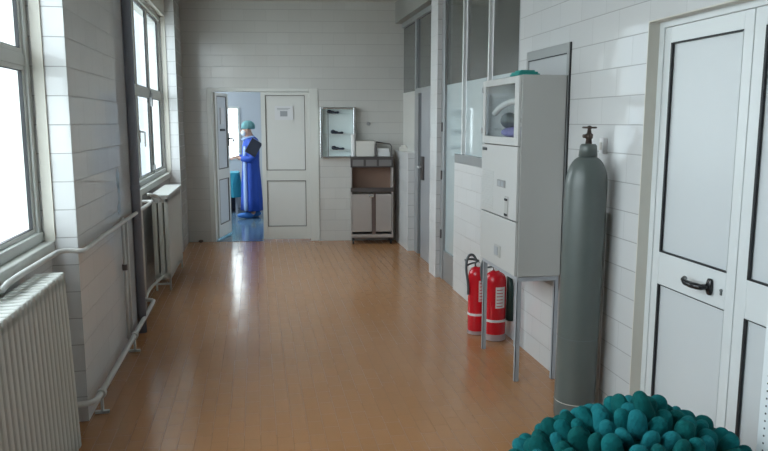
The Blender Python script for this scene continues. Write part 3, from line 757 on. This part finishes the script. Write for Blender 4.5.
for s, hx_, hy_ in ((1, .10, .24), (-1, -.11, .23)):
    bm = bmesh.new()
    for k, ln in enumerate((.060, .072, .068, .055)):
        ox = hx_ + s * (.022 - k * .0145)
        tube(bm, [(ox, hy_ + .0, 1.005), (ox - s * .008, hy_ + .045, 1.004), (ox - s * .012, hy_ + .045 + ln * .5, .992), (ox - s * .014, hy_ + .045 + ln * .8, .975)], [.009, .0085, .008, .006], 8, 0)
    tube(bm, [(hx_ - s * .02, hy_ - .01, 1.01), (hx_ - s * .05, hy_ + .02, 1.02), (hx_ - s * .055, hy_ + .055, 1.018)], [.011, .010, .008], 8, 0)
    obj('fingers', bm, m_skin, pe, smooth=True)
bm = bmesh.new(); blob(bm, (0, .150, 1.445), (.012, .02, .020), 10, 8)
obj('nose', bm, m_skin, pe, smooth=True)
bm = bmesh.new()
for s in (-1, 1): blob(bm, (s * .088, .052, 1.45), (.012, .022, .032), 10, 8)
obj('ear', bm, m_skin, pe, smooth=True)
bm = bmesh.new()
for s in (-1, 1): blob(bm, (s * .032, .137, 1.477), (.014, .008, .008), 10, 8)
obj('eye', bm, m_black, pe, smooth=True)
bm = bmesh.new(); blob(bm, (0, .097, 1.415), (.070, .060, .052), 18, 12, fn=lambda p: Vector((p.x, p.y if p.y > -.2 else -.2, p.z)))
obj('face_mask', bm, m_mask, pe, smooth=True)
bm = bmesh.new(); blob(bm, (0, .030, 1.518), (.096, .110, .096), 24, 14, fn=lambda p: p * (1 + .05 * math.sin(9 * math.atan2(p.y, p.x))) if p.z > -.45 else Vector((p.x * .95, p.y * .95, -.45)))
obj('surgical_cap', bm, m_cap, pe, smooth=True)
# gown: lofted robe with folds, plus sleeves
bm = bmesh.new(); rings = []
for z, rx, ry, cy, fold in ((1.345, .075, .07, -.005, 0), (1.32, .13, .095, -.01, 0), (1.28, .195, .115, -.01, 0), (1.20, .205, .13, -.005, 0), (1.02, .19, .13, 0, .02), (.88, .20, .15, 0, .03), (.60, .21, .17, 0, .05), (.32, .215, .185, 0, .07), (.13, .215, .19, 0, .09)):
    rings.append([bm.verts.new((1.05 * rx * math.cos(a) * (1 + fold * math.sin(7 * a)), cy + (1.08 if z > .95 else .92) * ry * math.sin(a) * (1 + fold * math.sin(9 * a + 1)), z)) for a in [k * 2 * PI / 48 for k in range(48)]])
ring_faces(bm, rings, caps=False)
gw_ = obj('gown', bm, m_bluegown, pe, smooth=True); gw_.modifiers.new('s', 'SOLIDIFY').thickness = .006
bm = bmesh.new()
for q in 'lr':
    s = -1 if q == 'l' else 1
    tube(bm, [(s * .15, -.005, 1.28), (s * .20, -.012, 1.17), (s * .222, -.02, 1.02), (s * .20, .03, .985), P[q + 'wri'][0]], [.075, .070, .062, .060, .043], 16, 0)
obj('sleeve', bm, m_bluegown, gw_, smooth=True)
bm = bmesh.new(); tube(bm, [(-.13, .105, 1.20), (-.14, .115, 1.0), (-.155, .115, .6), (-.165, .12, .25), (-.165, .12, .14)], [.022, .028, .032, .034, .034], 10)
for v in bm.verts: v.co.y = min(v.co.y, .215)
obj('gown_edge', bm, m_lightgown, gw_, smooth=True)
bm = bmesh.new(); tube(bm, [(-.045, .13, 1.30), (-.07, .05, 1.335), (-.06, -.05, 1.35), (.06, -.05, 1.35), (.07, .05, 1.335), (.045, .13, 1.30)], .022, 8, 1)
obj('collar', bm, m_lightgown, gw_, smooth=True)
for s in (-1, 1):
    bm = bmesh.new(); blob(bm, (s * .10, .05 - s * .075, .055), (.055, .135, .05), 18, 10, fn=lambda p: Vector((p.x, p.y, max(p.z, -1) * (1.25 if p.y < 0 else .95)) if True else p))
    for v in bm.verts: v.co.z = max(v.co.z, .001)
    obj('shoe_cover', bm, m_shoe, pe, smooth=True)
fo = thing('folder', 'dark navy folder held against the chest of the person in blue', 'folder', (-.055, 11.69, 1.18), 0)
fb = obj('cover', B(-.095, .095, -.010, .010, -.13, .13), m_dark, fo, bevel=.003); fb.rotation_euler = (-.25, math.radians(32), .1)
fp = obj('paper', B(-.085, .085, .008, .014, -.12, .137), m_paper, fo); fp.rotation_euler = (-.25, math.radians(32), .1)

# cloth-covered table in the next room
t = thing('table', 'table draped in a teal cloth beyond the person in blue', 'table', (-.74, 12.85, 0))
for x in (-.36, .36):
    for y in (-.2, .2): obj('leg', B(x - .02, x + .02, y - .02, y + .02, 0, .68), m_leg, t)
obj('tabletop', B(-.40, .40, -.24, .24, .68, .70), m_leg, t)
bm = bmesh.new(); rings = []
for z, g_, f in ((.28, .035, .03), (.5, .02, .02), (.69, .008, .002), (.71, .0, 0)):
    ring = []
    for k in range(64):
        a = 2 * PI * k / 64; cx_ = max(-1, min(1, 1.35 * math.cos(a))); cy_ = max(-1, min(1, 1.35 * math.sin(a)))
        ring.append(bm.verts.new((cx_ * (.41 + g_ + f * math.sin(8 * a)), cy_ * (.25 + g_ + f * math.sin(11 * a)), z)))
    rings.append(ring)
ring_faces(bm, rings, caps=False); bm.faces.new(rings[-1])
o = obj('tablecloth', bm, mat('teal_drape_cloth', (.02, .24, .33), .8), loc=(-.74, 12.85, .0), smooth=False)
tag(o, 'teal cloth draped over the table in the next room', 'tablecloth')
bm = bmesh.new(); bx(bm, -.70, -.38, 13.08, 13.30, 0, .25)
tag(obj('box', bm, m_dark, bevel=.01), 'dark box on the floor behind the draped table', 'box')

# ---------------------------------------------------------------- heap of teal overshoes in a tub by the right-hand door
HX, HY, AX, AY, ZT, DZ = 1.255, 2.06, .405, .37, .655, .20
tub = thing('laundry_tub', 'low white oval tub heaped with teal cloth overshoes, in front of the white double door', 'tub', (HX, HY, 0))
bm = bmesh.new(); rings = []
for z, k in ((0, .70), (.01, .74), (.36, .89), (.375, .93), (.385, .93), (.385, .90), (.36, .87), (.03, .71), (.03, .3)):
    rings.append([bm.verts.new((AX * k * math.cos(a), AY * k * math.sin(a), z)) for a in [q * 2 * PI / 48 for q in range(48)]])
ring_faces(bm, rings); obj('tub_body', bm, m_bin, tub, smooth=False)
bm = bmesh.new()
for s in (-1, 1): tube(bm, [(-.07, s * AY * .88, .34), (-.05, s * AY * 1.0, .345), (.05, s * AY * 1.0, .345), (.07, s * AY * .88, .34)], .009, 8, 1)
obj('handle', bm, m_bin, tub, smooth=True)


def cover_mesh(seed):
    rnd = random.Random(seed); bm = bmesh.new()
    a1, a2, a3 = [rnd.uniform(0, 6.28) for _ in range(3)]; tp = rnd.uniform(.10, .28); fl = rnd.uniform(.8, 1)
    def fn(p):
        q = 1 - tp * (p.z * .5 + .5) ** 1.2
        # flattened, slightly creased sock-like end
        ang = math.atan2(p.y, p.x)
        k = 1 + .05 * math.sin(2 * ang + a1) + .035 * math.sin(3 * ang + a2 + 2 * p.z) - .06 * math.exp(-((ang - .8) / .25) ** 2) * (1 - abs(p.z))
        rr = math.sqrt(max(0, 1 - abs(p.z) ** 4.2)) / max(1e-4, math.sqrt(max(1e-8, 1 - p.z * p.z))) if abs(p.z) < .999 else 1
        return Vector((p.x * rr * q * k, p.y * rr * q * k * fl, p.z))
    blob(bm, (0, 0, 0), (.034, .033, .052), 18, 14, fn=fn)
    me_o = obj('teal_overshoe', bm, teals[seed % 3], smooth=True)
    return me_o


protos = [cover_mesh(i) for i in range(9)]
spots = []
rnd = random.Random(11)
# concentric rows over the mound
row = 0
for rho, n in ((0, 1), (.165, 6), (.33, 12), (.50, 18), (.67, 24), (.84, 31), (1.0, 35)):
    ph = rnd.uniform(0, 6.28)
    for k in range(n):
        a = ph + 2 * PI * k / n + rnd.uniform(-.07, .07)
        r_ = rho + rnd.uniform(-.02, .02) if rho else 0
        x, y = HX + AX * r_ * math.cos(a), HY + AY * r_ * math.sin(a)
        z = ZT - DZ * r_ ** 1.5 + rnd.uniform(-.012, .014) + (.018 if r_ < .1 else 0)
        spots.append((x, y, z, a, r_))
used = set(); hem_bm = None
for i, (x, y, z, a, r_) in enumerate(spots):
    pi_ = rnd.randrange(9)
    if pi_ in used:
        o = protos[pi_].copy(); C.objects.link(o)
    else:
        o = protos[pi_]; used.add(pi_)
    lean = .15 + .75 * r_ + rnd.uniform(-.3, .3)
    axis = Vector((-math.sin(a + rnd.uniform(-.5, .5)), math.cos(a), 0)).normalized()
    q = Matrix.Rotation(lean, 4, axis) @ Matrix.Rotation(rnd.uniform(0, 6.28), 4, 'Z')
    s = rnd.uniform(.9, 1.12)
    o.matrix_world = Matrix.Translation((x, y, z - .035)) @ q @ Matrix.Diagonal((s, s, s * rnd.uniform(.9, 1.1), 1))
    tag(o, 'rounded teal cloth overshoe packed among others in the heap by the white double door', 'overshoe', 'teal overshoes heaped in the tub')
for pi_ in range(9):
    if pi_ not in used: bpy.data.objects.remove(protos[pi_])
ov = [o for o in bpy.data.objects if o.name.startswith('teal_overshoe')]
top = max(ov, key=lambda o: o.matrix_world.translation.z); lo = min(ov, key=lambda o: o.matrix_world.translation.x); hi = max(ov, key=lambda o: o.matrix_world.translation.x)
top['label'] = 'teal cloth overshoe at the very peak of the heap'
lo['label'] = 'teal cloth overshoe at the edge of the heap nearest the open floor'
hi['label'] = 'teal cloth overshoe at the edge of the heap nearest the perforated locker'
# heap core so nothing shows between them: more overshoes underneath, nobody could count them
bm = bmesh.new(); rings = []
for rho in (0.001, .2, .4, .6, .8, .93):
    rings.append([bm.verts.new((HX + AX * rho * math.cos(q * PI / 24), HY + AY * rho * math.sin(q * PI / 24), ZT - .085 - DZ * rho ** 1.5 + .008 * math.sin(q * 3 + rho * 30))) for q in range(48)])
rings.append([bm.verts.new((HX + AX * .86 * math.cos(q * PI / 24), HY + AY * .86 * math.sin(q * PI / 24), .37)) for q in range(48)])
rings.append([bm.verts.new((HX + AX * .70 * math.cos(q * PI / 24), HY + AY * .70 * math.sin(q * PI / 24), .032)) for q in range(48)])
ring_faces(bm, rings)
o = obj('overshoe_filling', bm, teals[1], smooth=True); tag(o, 'teal cloth filling the tub under the packed overshoes', 'overshoes'); o['kind'] = 'stuff'

# ---------------------------------------------------------------- white perforated locker at the right-hand edge
lk = thing('perforated_locker', 'white steel locker with a column of small holes, in front of the white double door', 'locker', (1.640, 1.60, 0))
ly, lw, lh = .395, .135, 1.35
bm = bmesh.new(); bx(bm, 0, lw, 0, ly, .06, lh)
obj('locker_body', bm, m_perf, lk, bevel=.004)
bm = bmesh.new()
for j in range(10):
    for k in range(46): lathe(bm, [(.0, -.0012), (.0035, -.0012), (.0035, .001)], 8, (0, ly - .032 - j * .035, .12 + k * .026), axis='x')
obj('perforation', bm, m_hole, lk)
for yy in (.03, ly - .03):
    for xx in (.025, lw - .025): obj('foot', B(xx - .012, xx + .012, yy - .012, yy + .012, 0, .06), m_leg, lk)
